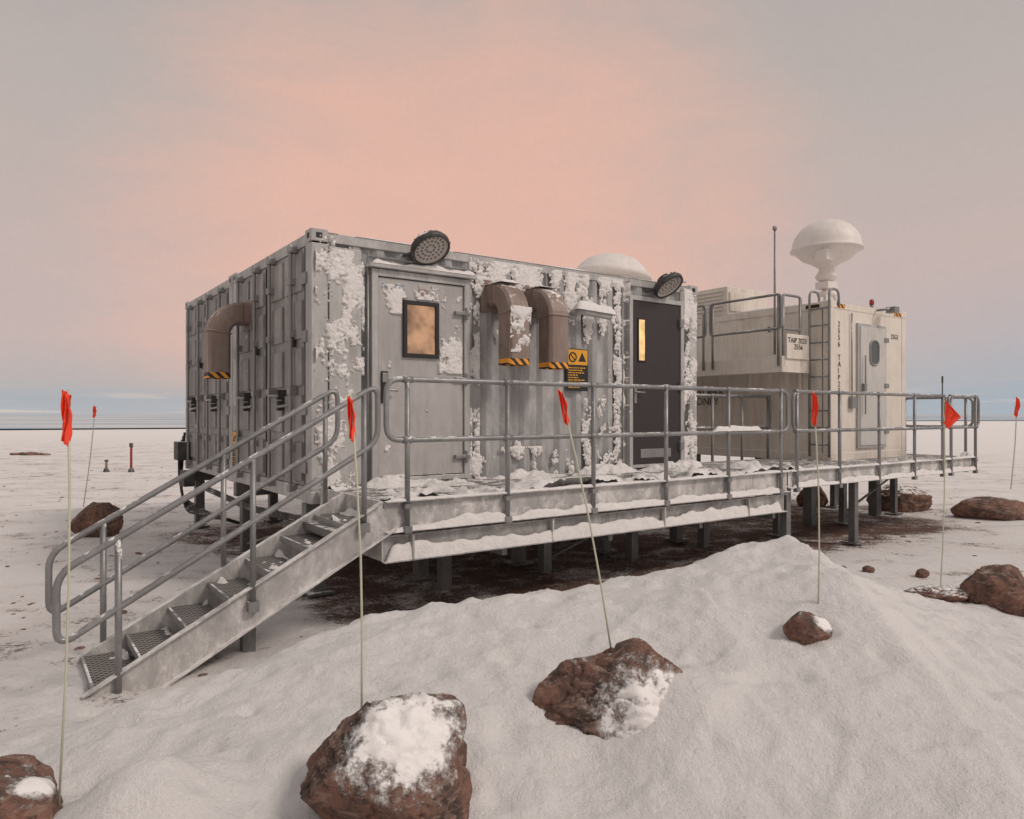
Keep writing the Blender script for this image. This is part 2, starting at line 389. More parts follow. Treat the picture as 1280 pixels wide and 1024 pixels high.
# end doors
mb=MB()
for base,wid in ((.16,2.67),(3.19,2.65)):
    lw=wid/2
    for k in range(2):
        a0=base+k*lw+.012; a1=base+(k+1)*lw-.012
        mb.box(-.004,.04,a0,a1,Z0+.16,Z1-.13)
        n=5;zz=(Z1-.13-Z0-.16)/n
        for i in range(n):
            z0=Z0+.16+i*zz+.05; z1=z0+zz-.10
            mb.box(-.03,-.002,a0+.07,a0+lw*.5-.06,z0,z1); mb.box(-.03,-.002,a0+lw*.5+.03,a1-.08,z0,z1)
        mb.box(-.012,0.0,a0,a0+.03,Z0+.17,Z1-.14,1); mb.box(-.012,0.0,a1-.03,a1,Z0+.17,Z1-.14,1)
        for fr in (.22,.78):
            y=a0+(a1-a0)*fr
            mb.tube([(-.07,y,Z0+.08),(-.07,y,Z1-.06)],.021,2)
            for z in (Z0+.12,Z0+.55,Z0+1.15,Z0+1.75,Z0+2.3,Z1-.12): mb.box(-.095,-.005,y-.045,y+.045,z-.035,z+.035,2)
            s=1 if fr<.5 else -1
            zh=Z0+(1.0 if fr<.5 else 1.12)
            mb.tube([(-.085,y,zh),(-.10,y+s*.1,zh-.01),(-.105,y+s*.42,zh-.02)],.015,2)
            mb.box(-.10,-.005,y+s*.36-.03,y+s*.36+.03,zh-.06,zh+.05,3)
        for z in (Z0+.35,Z0+.95,Z0+1.7,Z0+2.3):
            y=a0 if k==0 else a1
            mb.box(-.035,.0,y-.07,y+.07,z-.06,z+.06,2)
        mb.box(-.038,-.004,a0+.3,a0+.42,Z0+1.62,Z0+1.74,3)
mb.obj('cargo_doors',['taupe','black','hinge','dark'],cab,.005)
# personnel doors
mb=MB()
d0,d1,zb,zt=.62,1.83,1.17,3.44
mb.box(d0,d0+.07,-.075,.02,zb,zt); mb.box(d1-.07,d1,-.075,.02,zb,zt); mb.box(d0+.0705,d1-.0705,-.075,.02,zt-.07,zt); mb.box(d0+.0705,d1-.0705,-.075,.02,zb,zb+.05)
mb.box(d0+.08,d1-.08,-.050,-.012,zb+.06,zt-.08,1)
mb.box(d0+.0702,d1-.0702,-.02,-.0121,zb+.0502,zt-.0702,3)
mb.box(d0-.05,d1+.05,-.13,-.012,zt+.01,zt+.05)
for z in (1.42,2.3,3.05):
    mb.box(d1-.20,d1-.005,-.1,-.0505,z-.02,z+.02,2); mb.tube([(d1-.055,-.095,z-.07),(d1-.055,-.095,z+.07)],.017,2)
mb.box(d0+.11,d0+.19,-.068,-.0505,2.02,2.36,3); mb.box(d0+.115,d0+.185,-.085,-.0685,2.24,2.34,2)
mb.tube(fillet([(d0+.15,-.06,2.16),(d0+.15,-.12,2.16),(d0+.28,-.12,2.15)],.02),.011,2)
mb.box(.985,1.425,-.082,-.0505,2.52,2.565,3);mb.box(.985,1.425,-.082,-.0505,3.095,3.14,3);mb.box(.985,1.03,-.082,-.0505,2.5655,3.0945,3);mb.box(1.38,1.425,-.082,-.0505,2.5655,3.0945,3)
mb.box(1.03,1.38,-.060,-.0503,2.565,3.095,4)
mb.box(1.18,1.30,-.0582,-.0502,3.2,3.28,5)
mb.obj('grey_door',['frame','door','hinge','black','warm','duct'],cab,.004)
text('NORDIC',(.74,-.052,3.25),.07,(math.pi/2,0,0),cab,'blue')
mb=MB()
d0,d1,zb,zt=4.38,5.46,1.17,3.52
mb.box(d0,d0+.06,-.07,.02,zb,zt); mb.box(d1-.06,d1,-.07,.02,zb,zt); mb.box(d0+.0605,d1-.0605,-.07,.02,zt-.06,zt); mb.box(d0+.0605,d1-.0605,-.07,.02,zb,zb+.04)
mb.box(d0+.063,d1-.063,-.052,-.012,zb+.045,zt-.065,1)
mb.box(4.545,4.56,-.066,-.053,2.62,3.22,2);mb.box(4.68,4.695,-.066,-.053,2.62,3.22,2);mb.box(4.5605,4.6795,-.066,-.053,2.62,2.64,2);mb.box(4.5605,4.6795,-.066,-.053,3.2,3.22,2)
mb.box(4.5605,4.6795,-.058,-.053,2.6405,3.1995,3)
mb.box(d0+.09,d0+.14,-.066,-.053,2.05,2.3,4); mb.tube(fillet([(d0+.115,-.06,2.2),(d0+.115,-.11,2.2),(d0+.25,-.11,2.2)],.02),.011,4)
for z in (1.45,2.3,3.2): mb.box(d1-.10,d1-.03,-.095,-.053,z-.06,z+.06,4)
mb.box(4.6,5.2,-.058,-.053,1.3,1.42,4)
mb.obj('dark_door',['frame','ddoor','black','warmb','hinge'],cab,.003)
# ducts
def duct(mb,c,zt,zb,along,w=.29,out=.40,dep=.26,R=.27):
    path=[]; zc=zt-dep/2
    path=[(0.0,zc,0.)]
    n=14
    cz=zc-R
    for i in range(n+1):
        a=i/n*math.pi/2; path.append((out-R+R*math.sin(a),cz+R*math.cos(a),a))
    path+= [(out,zb+.07,math.pi/2),(out,zb+.0695,math.pi/2),(out,zb,math.pi/2)]
    def P(o,z,lat): return (c+lat,-o,z) if along=='u' else (-o,c+lat,z)
    ch=.03
    def ring(pt,hw,hd):
        o,z,a=pt; nx_,nz_=math.sin(a),math.cos(a); out_=[]
        for lx,ly in ((hw,hd-ch),(hw-ch,hd),(-hw+ch,hd),(-hw,hd-ch),(-hw,-hd+ch),(-hw+ch,-hd),(hw-ch,-hd),(hw,-hd+ch)):
            out_.append(P(o+nx_*ly,z+nz_*ly,lx))
        return out_
    b=len(mb.v); rings=[ring(p,w/2,dep/2) for p in path]
    for r in rings: mb.v+=r
    for i in range(len(rings)-1):
        for k in range(8):
            q=(k+1)%8; mb.f.append((b+i*8+k,b+i*8+q,b+(i+1)*8+q,b+(i+1)*8+k)); mb.m.append(1 if i==len(rings)-2 else 0); mb.s.append(False)
    for idx in (1,14):
        b=len(mb.v)
        mb.v+=ring(path[idx],w/2+.012,dep/2+.012)
        o,z,a=path[idx]; mb.v+=ring((o+math.cos(a)*.018,z-math.sin(a)*.018,a),w/2+.012,dep/2+.012)
        for k in range(8):
            q=(k+1)%8; mb.f.append((b+k,b+q,b+8+q,b+8+k)); mb.m.append(0); mb.s.append(False)
        mb.f.append(tuple(b+7-k for k in range(8))); mb.f.append(tuple(b+8+k for k in range(8))); mb.m+=[0,0]; mb.s+=[False,False]
    o,z,a=path[-1]
    b=len(mb.v); mb.v+=ring((o,z+.02,a),w/2-.005,dep/2-.005); mb.f.append(tuple(b+k for k in range(8))); mb.m.append(2); mb.s.append(False)
    if along=='u': mb.box(c-w/2-.05,c+w/2+.05,-.03,.02,zc-dep/2-.07,zc+dep/2+.05,0)
    else: mb.box(-.045,.0,c-w/2-.05,c+w/2+.05,zc-dep/2-.07,zc+dep/2+.05,0)
for c,zt,zb in ((2.22,3.43,2.46),(2.80,3.43,2.44)):
    mb=MB(); duct(mb,c,zt,zb,'u'); mb.obj('exhaust_duct',['duct','haz','black'],cab,.005)
mb=MB(); duct(mb,2.2,3.28,2.34,'v'); mb.obj('exhaust_duct',['duct','haz','black'],cab,.005)
mb=MB(); mb.tube(fillet([(3.4,0,3.2),(3.4,-.2,3.2),(3.9,-.2,3.17)],.06),.045); mb.lathe([(0,-.02),(.09,-.02),(.09,.02),(0,.02)],(3.4,-.01,3.2),0,16,Matrix.Rotation(math.pi/2,3,'X'))
strip(mb,(3.3,-.27,3.22),(3.97,-.27,3.19),(0,.15,0),.11,1,3,-.4); mb.obj('vent_pipe',['frame','snow'],cab)
mb=MB(); mb.tube([(2.98,-.02,Z1-.1),(2.98,-.03,2.5)],.012);mb.tube([(4.28,-.03,Z1-.15),(4.28,-.03,1.3)],.012);mb.tube([(.585,-.045,1.2),(.585,-.045,3.62)],.012); mb.tube([(.585,-.045,3.56),(1.9,-.045,3.56)],.012); mb.obj('conduits',['galv'],cab)
# signs
def sign(u0,u1,z0,z1,plane,fixed,lines):
    e=root('warning_sign'); mb=MB()
    if plane=='u': mb.box(u0,u1,fixed-.006,fixed,z0,z1,0)
    else: mb.box(fixed-.006,fixed,u0,u1,z0,z1,0)
    w=u1-u0; f=fixed-.0075
    def q(a0,a1,b0,b1,mi):
        if plane=='u': mb.box(u0+a0*w,u0+a1*w,f,fixed-.005,z0+b0,z0+b1,mi)
        else: mb.box(f,fixed-.005,u0+a0*w,u0+a1*w,z0+b0,z0+b1,mi)
    h=z1-z0; q(.03,.97,h*.62,h*.98,1)
    rot=Matrix.Rotation(math.pi/2,3,'X') if plane=='u' else Matrix.Rotation(-math.pi/2,3,'Y')
    def C(t,zz): return (u0+w*t,f-.001,zz) if plane=='u' else (f-.001,u0+w*t,zz)
    zc=z0+h*.8
    mb.tube([Vector(C(.28,zc))+ (rot@Vector((w*.16*math.cos(a),w*.16*math.sin(a),0))) for a in [i*math.pi/10 for i in range(20)]],w*.025,0,6,True)
    mb.tube([Vector(C(.18,zc+w*.1)),Vector(C(.38,zc-w*.1))],w*.02,0,6)
    tri=[Vector(C(.53,zc-w*.15)),Vector(C(.91,zc-w*.15)),Vector(C(.72,zc+w*.18))]
    b=len(mb.v); mb.v+=[tuple(t) for t in tri]; mb.f.append((b,b+1,b+2)); mb.m.append(0); mb.s.append(False)
    for i in range(lines):
        zz=h*(.56-.52*i/lines); x=.08
        end=.5+.4*random.random()
        while x<end: 
            wd=random.uniform(.05,.16); q(x,min(x+wd,.93),zz-h*.024,zz,1); x+=wd+.03
    mb.obj('sign_plate',['black','yellow'],e)
sign(3.30,3.66,2.20,2.74,'u',-.03,9)
sign(2.62,2.9,1.2,1.68,'v',-.035,8)
# flood lights
def flood(u,z,tilt,yaw,roll):
    e=root('flood_light'); mb=MB()
    R=Matrix.Rotation(yaw,3,'Z')@Matrix.Rotation(roll,3,'Y')@Matrix.Rotation(tilt,3,'X'); c=Vector((u,-.24,z))
    mb.lathe([(.0,-.012),(.185,-.012),(.19,-.02),(.19,-.035)],c,1,36,R)
    mb.lathe([(.188,-.045),(.215,-.045),(.225,0),(.21,.035),(.14,.05),(.1,.05),(.095,.13),(0,.135)],c,0,36,R)
    for k in range(18):
        a=k*math.pi/9; d=Vector((math.cos(a),math.sin(a),0))
        mb.tube([c+R@(d*.10+Vector((0,0,.07))),c+R@(d*.2+Vector((0,0,.05)))],.009,0,4)
    for rr,nn in ((.05,8),(.10,14),(.148,20)):
        for k in range(nn):
            a=2*math.pi*k/nn; p=c+R@Vector((rr*math.cos(a),rr*math.sin(a),-.0125)); mb.tube([p,p+R@Vector((0,0,-.003))],.016,2,6)
    x=R@Vector((1,0,0))
    mb.tube(fillet([c+x*.225,c+x*.24+Vector((0,.17,.0)),c-x*.24+Vector((0,.17,.0)),c-x*.225],.05),.014,0,6)
    mb.tube([c+Vector((0,.17,0)),(u,.03,Z1-.03)],.02,0,8)
    mb.obj('lamp_head',['dark','lens','led'],e)
flood(1.22,3.70,math.radians(-35),math.radians(-20),math.radians(-18)); flood(4.94,3.68,math.radians(-32),math.radians(-20),math.radians(-22))
# rooftop dome
e=root('satellite_dome'); mb=MB(); c=(5.15,1.15,Z1+.02)
mb.lathe([(.2,0),(.2,.12),(.5,.16),(.62,.20),(.64,.26),(.58,.30),(.50,.41),(.40,.50),(.26,.56),(.1,.585),(0,.59)],c,0,48,Matrix.Rotation(.08,3,'Y')); mb.obj('dome_shell',['radome'],e)
mb=MB()
for uu,h in ((5.35,.14),(5.6,.20)):
    mb.tube([(uu,.25,Z1),(uu,.25,Z1+h)],.05,0,12)
mb.tube([(5.3,.2,Z1+.12),(L,.2,Z1+.12)],.02); mb.tube([(4.2,.8,Z1+.05),(5.7,.5,Z1+.05)],.03)
mb.obj('roof_fittings',['frame'],cab,.006)
# ---- plastered snow on facade
def wall(u,z):
    b=-.35
    if u<.56: b=-.03+.30*sm((z-1.9)/.6)*sm((u-.14)/.12) if z<3.6 else -.1
    elif u<1.86:
        b=-.38
        if z<1.25: b=.05
        if .68<u<.98 and 2.98<z<3.3: b=.06
        if .9<u<1.5 and 3.15<z<3.32: b=.16
        if 1.43<u<1.74 and 2.35<z<3.25: b=.12
        if 1.05<u<1.7 and z<1.4: b=-.02
    elif u<2.95:
        b=-.52+.86*sm((z-3.1)/.3)
        if u<2.0: b=max(b,.12*sm((z-2.1)/.5))
        if z<1.5: b=max(b,-.10)
    elif u<4.38:
        b=-.46+.74*sm((z-2.75)/.55)
        if u>4.05: b=max(b,.07)
        if 3.5<u<4.0 and z<2.1: b=max(b,-.12)
        if z<1.45: b=max(b,-.04)
    elif u<5.46: b=-.6
    else: b=.18
    return b
mb=MB()
def fac2(a,bb):
    u=.02+a*(L-.03)
    z=1.02+bb*(Z1-1.06)
    if .975<u<1.435 and 2.51<z<3.15: return -.02
    if 3.27<u<3.69 and 2.17<z<2.77: return -.02
    w1=wall(u,z)
    if w1<-.53: return -.02
    n=fbm(u*2.8,z*2.2,5,5)+fbm(u*9,z*5,8,5)*.7+fbm(u*30,z*26,18,3)*.42
    if 1.9<u<4.38: n+=.17*math.sin((u-.16)*2*math.pi/.278-2.3)-.03
    t=w1+n
    if t<=0: return -.02
    h=-.012+min(.034,t*.11)+.010*fbm(u*22,z*22,1,3)+.008*noise.noise(Vector((u*60,z*60,3)))
    if h<=0: return -.02
    off=0
    if .61<u<1.84 and z<3.44: off=.042
    elif u<.53: off=.02
    elif 4.36<u<5.48: off=.05
    return h+off
mb.relief((.02,-.008,1.02),(L-.03,0,0),(0,0,Z1-1.06),(0,-1,0),560,260,fac2,0)
strip(mb,(.6,-.135,3.49),(1.9,-.135,3.49),(0,.12,0),.09,0,2)
strip(mb,(2.07,-.34,3.42),(2.36,-.34,3.42),(0,.33,0),.08,0,5,-.3); strip(mb,(2.66,-.3,3.43),(2.94,-.3,3.43),(0,.28,0),.05,0,6)
strip(mb,(0,-.02,Z1),(L,-.02,Z1),(0,.1,0),.035,0,9,.25)
def ds(a,b):
    t=.14+fbm(a*2+3,b*4,3,4)+.3*fbm(a*9,b*18,3,3)+.4*(b-.4)-.5*abs(a-.4); return min(.025,t*.1) if t>0 else -.02
mb.relief((2.075,-.532,2.60),(.29,0,0),(0,0,.52),(0,-1,0),30,60,ds,0)
mb.obj('plastered_snow',['snow'],cab)
mb=MB()
def dsn(a,bb):
    v=.1+a*5.8; z=1.05+bb*2.6
    t=fbm(v*2,z*1.4,14,5)+fbm(v*9,z*7,3,4)*.7-.58
    return min(.02,t*.10) if t>0 else -.02
mb.relief((-.028,.1,1.05),(0,5.8,0),(0,0,2.6),(-1,0,0),280,140,dsn,0); mb.obj('door_frost',['snow'],cab)
# substructure
mb=MB()
for u in (.15,1.37,2.75,4.2,5.65):
    for v in (.25,2.95,5.75):
        mb.box(u-.07,u+.07,v-.07,v+.07,-.15,Z0-.20,0); mb.box(u-.14,u+.14,v-.14,v+.14,.02,.05,0)
for v in (.25,2.95,5.75): mb.box(.0,L,v-.07,v+.07,Z0-.20,Z0-.02,0)
for u0,u1 in ((1.37,2.75),(4.2,5.65)): mb.tube([(u0,.25,.15),(u1,.25,.8)],.022); 
mb.tube([(.15,.25,.75),(.15,2.9,.15)],.022);mb.tube([(.15,2.95,.75),(.15,5.7,.15)],.022)
mb.obj('support_legs',['post'],cab,.006)
mb=MB()
for k in range(5): mb.tube(fillet([(-.05-.03*k,5.9-.05*k,1.6-.06*k),(-.1-.02*k,5.9-.05*k,.9),(-.15,5.7-.1*k,.55-.05*k),(.1,5.0-.2*k,.35),(.5,4.4,.2)],.2),.02)
mb.box(-.22,-.03,5.55,5.9,1.15,1.45); mb.box(-.2,-.03,5.2,5.5,.75,1.0)
for k in range(3): mb.tube(fillet([(.12,.5,.78-.03*k),(.1,2.6,.70-.03*k),(.1,5.2,.76-.03*k)],.5),.016)
mb.obj('cable_bundle',['dark'],cab,.01)
# ---------------------------------------------------------------- walkway
wk=root('elevated_walkway'); DZ=1.15; VF=-1.50
mb=MB(); mb.box(.1,5.82,VF+.03,-.03,DZ-.045,DZ-.01); mb.box(5.822,11.32,VF+.03,-.45,DZ-.045,DZ-.01); mb.box(5.822,8.4,-.449,.5,DZ-.045,DZ-.01); mb.box(10.98,11.32,-.449,1.,DZ-.045,DZ-.01)
mb.obj('grating',['grate'],wk)
mb=MB()
def chan(u0,u1,v,zt,zb,mi=0,out=-1):
    fl=.06; t=.012
    mb.box(u0,u1,v-t/2,v+t/2,zb+t,zt-t,mi)
    mb.box(u0,u1,min(v,v+out*fl)-.001,max(v,v+out*fl)+.001,zt-t+.0005,zt,mi); mb.box(u0,u1,min(v,v+out*fl)-.001,max(v,v+out*fl)+.001,zb,zb+t-.0005,mi)
chan(.08,5.80,VF,DZ+.01,DZ-.26); chan(.08,5.80,VF+.04,DZ-.285,DZ-.52,1); chan(5.83,11.34,VF,DZ+.01,DZ-.22)
chan(5.83,11.34,-.5,DZ-.05,DZ-.22)
mb.box(.06,.075,VF,-.05,DZ-.5,DZ+.01); mb.box(11.345,11.36,VF,1.,DZ-.22,DZ+.01)
for u in [.6+i*.9 for i in range(13)]:
    if u<11.2: mb.box(u-.03,u+.03,VF+.02,-.5,DZ-.2,DZ-.05)
for u in (.35,1.9,3.5,5.0): mb.box(u-.01,u+.01,VF-.025,VF+.03,DZ-.51,DZ-.29)
M['beam2']=paint('lower_beam_steel',(.30,.29,.28),.55,.3,.45,.32,False,frost=.6,soft=.2)
mb.obj('edge_beams',['beam','beam2'],wk,.003)
mb=MB()
for u,v,zb in ((5.9,-1.42,-.1),(7.55,-1.42,-.2),(7.2,-.4,-.1),(9.2,-.3,-.1),(11.1,-.2,-.1),(11.1,1.0,-.1)):
    mb.box(u-.05,u+.05,v-.05,v+.05,zb,DZ-.22) ; mb.box(u-.12,u+.12,v-.12,v+.12,.03,.055)
for u in (1.37,2.75,4.2,5.62): mb.box(u-.06,u+.06,-.35,-.23,-.1,DZ-.5); mb.box(u-.03,u+.03,VF+.06,-.05,DZ-.60,DZ-.53)
mb.tube([(9.2,-.3,.2),(11.1,-.3,.85)],.02); mb.tube([(2.75,-.3,.15),(4.2,-.3,.6)],.02)
mb.obj('legs',['post'],wk,.004)
def rail(mb,p0,p1,posts,zt=1.05,zm=.53,out=(0,-1,0),foot=-.26,r=.024,z=DZ):
    p0=Vector(p0);p1=Vector(p1);o=Vector(out)*.045
    loop=[p0+o+Vector((0,0,z+zm)),p1+o+Vector((0,0,z+zm)),p1+o+Vector((0,0,z+zt)),p0+o+Vector((0,0,z+zt))]
    mb.tube(fillet(loop,.13,True),r,0,10,True)
    for t in posts:
        p=p0.lerp(p1,t)+o
        mb.tube([p+Vector((0,0,z+foot)),p+Vector((0,0,z+zt))],r*.98,0,10)
        mb.box(p.x-.035,p.x+.035,p.y-.03,p.y+.03,z+foot-.01,z+foot+.05,0); 
        mb.box(p.x-.035,p.x+.035,p.y-.03,p.y+.03,z-.06,z-.02,0)
        for zz in (zt,zm):
            mb.tube([p+Vector((-.045,0,z+zz)),p+Vector((.045,0,z+zz))] if abs(out[1])>.5 else [p+Vector((0,-.045,z+zz)),p+Vector((0,.045,z+zz))],r*1.3,0,10)
mb=MB()
rail(mb,(.08,VF,0),(5.76,VF,0),[.035,.22,.41,.60,.79,.975])
rail(mb,(5.88,VF,0),(10.1,VF,0),[.02,.26,.51,.76,.98]); rail(mb,(10.2,VF,0),(11.33,VF,0),[.1,.9])
rail(mb,(11.33,VF+.06,0),(11.33,.9,0),[.05,.5,.95],out=(1,0,0))
rail(mb,(5.95,.45,0),(8.3,.45,0),[.03,.35,.67,.97],out=(0,1,0))
rail(mb,(11.02,-.4,0),(11.02,.9,0),[.05,.95],out=(-1,0,0))
mb.obj('guard_rails',['galv'],wk)
mb=MB()
def dk(a,b):
    u=.12+a*11.1; v=VF+.02+b*1.42
    if u>8.4 and v>-.5: return -.01
    e=.34*math.exp(-((v-VF-.10)/.12)**2)+.26*math.exp(-((v+.12)/.15)**2)*(u<5.8)
    t=fbm(u*1.7,v*2.4,4,4)*.9+e-.10+.35*fbm(u*9,v*9,2,4)-(.22 if u>6.3 else 0)
    return min(.11,t*.24) if t>0 else -.01
mb.relief((.12,VF+.02,DZ-.008),(11.1,0,0),(0,1.42,0),(0,0,1),520,70,dk,0)
strip(mb,(.1,VF-.06,DZ-.25),(5.7,VF-.06,DZ-.25),(0,.055,0),.10,0,4,-.1); strip(mb,(.1,VF-.02,DZ-.505),(5.7,VF-.02,DZ-.505),(0,.055,0),.12,0,8,-.4)
strip(mb,(5.9,VF-.06,DZ-.21),(11.3,VF-.06,DZ-.21),(0,.055,0),.09,0,14,-.2)
strip(mb,(.1,VF-.062,DZ+.012),(11.2,VF-.062,DZ+.012),(0,.09,0),.04,0,21,.1)
strip(mb,(4.3,VF-.075,DZ+.55),(5.2,VF-.075,DZ+.55),(0,.06,0),.05,0,31,-.5)
mb.obj('deck_snow',['snow'],wk)
# ---------------------------------------------------------------- stairs
st=root('metal_staircase'); VB=-.72; N=7; u1=.08; run=.305; rise=DZ/N
mb=MB()
for v in (VF-.01,VB):
    d=Vector((-run,0,-rise)).normalized(); up=Vector((d.z,0,-d.x)).normalized(); 
    if up.z<0: up=-up
    p0=Vector((u1+.02,v,DZ-.10)); p1=Vector((u1-run*N-.02,v,-.10+.0)); 
    Vv=Vector((0,1,0)); o=-1 if v==VF-.01 else 1
    mb.prism([(-.15,-.006),(.13,-.006),(.13,.006),(-.15,.006)],p0,p1,0,(up,Vv))
    for a in (-.15,.118): mb.prism([(a-.001,0),(a+.013,0),(a+.013,o*.06),(a-.001,o*.06)],p0,p1,0,(up,Vv))
M['stringer']=paint('stair_channel_steel',(.42,.405,.39),.55,.2,.45,.46,False,frost=.8,soft=.25)
mb.obj('stringers',['stringer'],st,.003)
mb=MB(); sn=MB()
for i in range(N):
    z=DZ-rise*(i+1); ua=u1-run*i-.02; ub=ua-run-.0
    if z<.02: z=.045
    mb.box(ub,ua-.005,VF,VB-.01,z-.035,z); mb.box(ub-.0015,ub+.016,VF+.001,VB-.011,z-.052,z+.003,1)
    def fs(a,b,i=i):
        t=fbm(a*1.5+i*3,b*3,i,3)+.3*fbm(a*6,b*12,i,3)+.34*math.exp(-((a-1)/.2)**2)+.2*math.exp(-(b/.12)**2)-.26-.02*i
        return min(.06,t*.18) if t>0 else -.01
    sn.relief((ub,VF+.01,z+.001),(run-.01,0,0),(0,VB-VF-.03,0),(0,0,1),16,44,fs,0)
mb.obj('treads',['tread','galv'],st); sn.obj('tread_snow',['snow'],st)
mb=MB()
def srail(mb,v):
    a=Vector((.0,v,DZ+1.0)); b=Vector((-2.28,v,-.07+.92)); ml=Vector((0,0,-.48))
    mb.tube(fillet([a,b,b+ml,a+ml],.12,True),.024,0,10,True)
    for u in (-.12,-1.02,-1.92):
        t=(u-a.x)/(b.x-a.x); top=a.lerp(b,t)
        mb.tube([top,(u,v,top.z-1.12)],.023,0,10)
        mb.box(u-.04,u+.04,v-.03,v+.03,top.z-1.16,top.z-1.08)
srail(mb,VF-.05); srail(mb,VB+.05); mb.obj('stair_rails',['galv'],st)
mb=MB(); mb.box(-.35,.05,VF+.01,VB-.01,DZ-.08-rise*1.2,DZ-.05-rise) ; mb.box(-1.0,-.9,-1.2,-1.1,-.1,.45); mb.obj('stair_support',['post'],st)
# ---------------------------------------------------------------- second container
s2=root('shelter_container'); a0,a1,b0,b1=8.5,10.94,-.5,5.56; Zb=1.12
mb=MB()
mb.box(a0+.06,a1-.06,b0+.06,b1-.05,Zb+.05,Z1-.06)
corr(mb,b0+.16,b1-.16,Zb+.1,Z1-.1,a0+.012,'v',1,.35,.02); corr(mb,b0+.16,b1-.16,Zb+.1,Z1-.1,a1-.012,'v',-1)
mb.box(a0+.1,a1-.1,b0+.01,b0+.05,Zb+.1,Z1-.1)
mb.obj('shell',['white'],s2)
mb=MB()
for u in (a0,a1-.14):
    for v in (b0,b1-.14): mb.box(u,u+.14,v,v+.14,Zb+.1,Z1-.1)
for u in (a0,a1-.06): mb.box(u,u+.06,b0+.14,b1-.14,Z1-.12,Z1-.005); mb.box(u,u+.06,b0+.14,b1-.14,Zb,Zb+.14)
for v in (b0,b1-.06): mb.box(a0+.14,a1-.14,v,v+.06,Z1-.12,Z1-.005); mb.box(a0+.14,a1-.14,v,v+.06,Zb,Zb+.14)
for u in (a0-.01,a1-.17):
    for v in (b0-.01,b1-.17):
        for z in (Zb-.02,Z1-.11): mb.box(u,u+.18,v,v+.18,z,z+.12)
mb.obj('frame',['white'],s2,.01)
mb=MB()
p,q,zb,zt=9.28,10.2,1.32,3.45
mb.box(p,q,b0-.03,b0+.02,zb,zt); mb.box(p+.05,q-.05,b0-.045,b0-.028,zb+.05,zt-.05,3)
for z in (1.6,2.4,3.2): mb.box(q-.1,q+.04,b0-.06,b0-.0305,z-.04,z+.04,1)
mb.tube([(p+.12,b0-.09,1.9),(p+.12,b0-.09,2.9)],.012,1); mb.box(p+.08,p+.16,b0-.1,b0-.046,2.3,2.42,1)
rr=[]
for sx,sz,a in ((1,1,0),(-1,1,math.pi/2),(-1,-1,math.pi),(1,-1,1.5*math.pi)):
    for k in range(7):
        t=a+k/6*math.pi/2; rr.append((9.76+sx*.03+.11*math.cos(t),b0-.052,2.96+sz*.10+.11*math.sin(t)))
b=len(mb.v); mb.v+=rr; mb.f.append(tuple(range(b,b+len(rr)))); mb.m.append(2); mb.s.append(False)
mb.tube(rr,.018,1,6,True)
M['sdoor']=paint('shelter_door_paint',(.58,.56,.53),.5,0,.3,.0)
mb.obj('shelter_door',['frame','hinge','glass','sdoor'],s2,.004)
mb=MB()
mb.box(a0+.18,a0+.42,b0-.003,b0+.01,Z1-.1,Z1-.03);mb.box(a1-.42,a1-.18,b0-.003,b0+.01,Z1-.1,Z1-.03); mb.box(a0-.003,a0+.01,b0+.2,b0+.45,Z1-.1,Z1-.03)
mb.obj('corner_markings',['haz'],s2)
text('2\n5\n5\n6\n\nT\nA\nI\nP\n2\n2',(a0+.22,b0+.004,3.35),.13,(math.pi/2,0,0),s2)
text('22G1',(10.42,b0+.004,3.25),.12,(math.pi/2,0,0),s2)
text('SHIPPER CARRIER\nNO WAY ONLY',(a0+.008,3.2,2.25),.2,(math.pi/2,0,-math.pi/2),s2)
text('2 2',(a0+.008,.7,3.35),.14,(math.pi/2,0,-math.pi/2),s2)
mb=MB(); mb.relief((a0+.02,b0+.02,Z1),(a1-a0-.04,0,0),(0,b1-b0-.04,0),(0,0,1),20,40,lambda a,b:(.05+.05*fbm(a*5,b*9,1))*edge(a,b)); mb.obj('roof_snow',['snow'],s2)
mb=MB(); mb.box(8.55,9.75,1.6,3.0,Z1+.01,4.3); mb.box(8.6,9.7,1.57,1.598,Z1+.08,4.2); 
for k in range(6): mb.box(8.52,8.548,1.7,2.9,Z1+.1+k*.07,Z1+.13+k*.07)
mb.obj('roof_air_handler',['white'],s2,.01)
mb=MB()
mb.tube([(9.95,b0+.1,Z1),(9.95,b0+.1,Z1+.07)],.03,1); mb.lathe([(.04,0),(.04,.06),(.025,.09),(0,.095)],(9.95,b0+.1,Z1+.07),0,16)
mb.tube(fillet([(9.9,b0-.02,Z1-.05),(9.9,b0-.2,Z1-.05),(10.05,b0-.2,Z1-.02)],.04),.02,1); mb.box(10.0,10.15,b0-.28,b0-.12,Z1-.1,Z1+.0,1)
mb.box(9.05,9.2,b0-.06,b0+.01,2.0,2.2,1); mb.tube([(9.1,b0-.02,2.2),(9.1,b0-.02,3.6)],.012,1)
mb.obj('beacon',['red','hinge'],s2)
mb=MB()
for u in (8.7,10.8):
    for v in (.0,2.5,5.2): mb.box(u-.08,u+.08,v-.08,v+.08,-.1,Zb)
mb.obj('legs',['post'],s2)
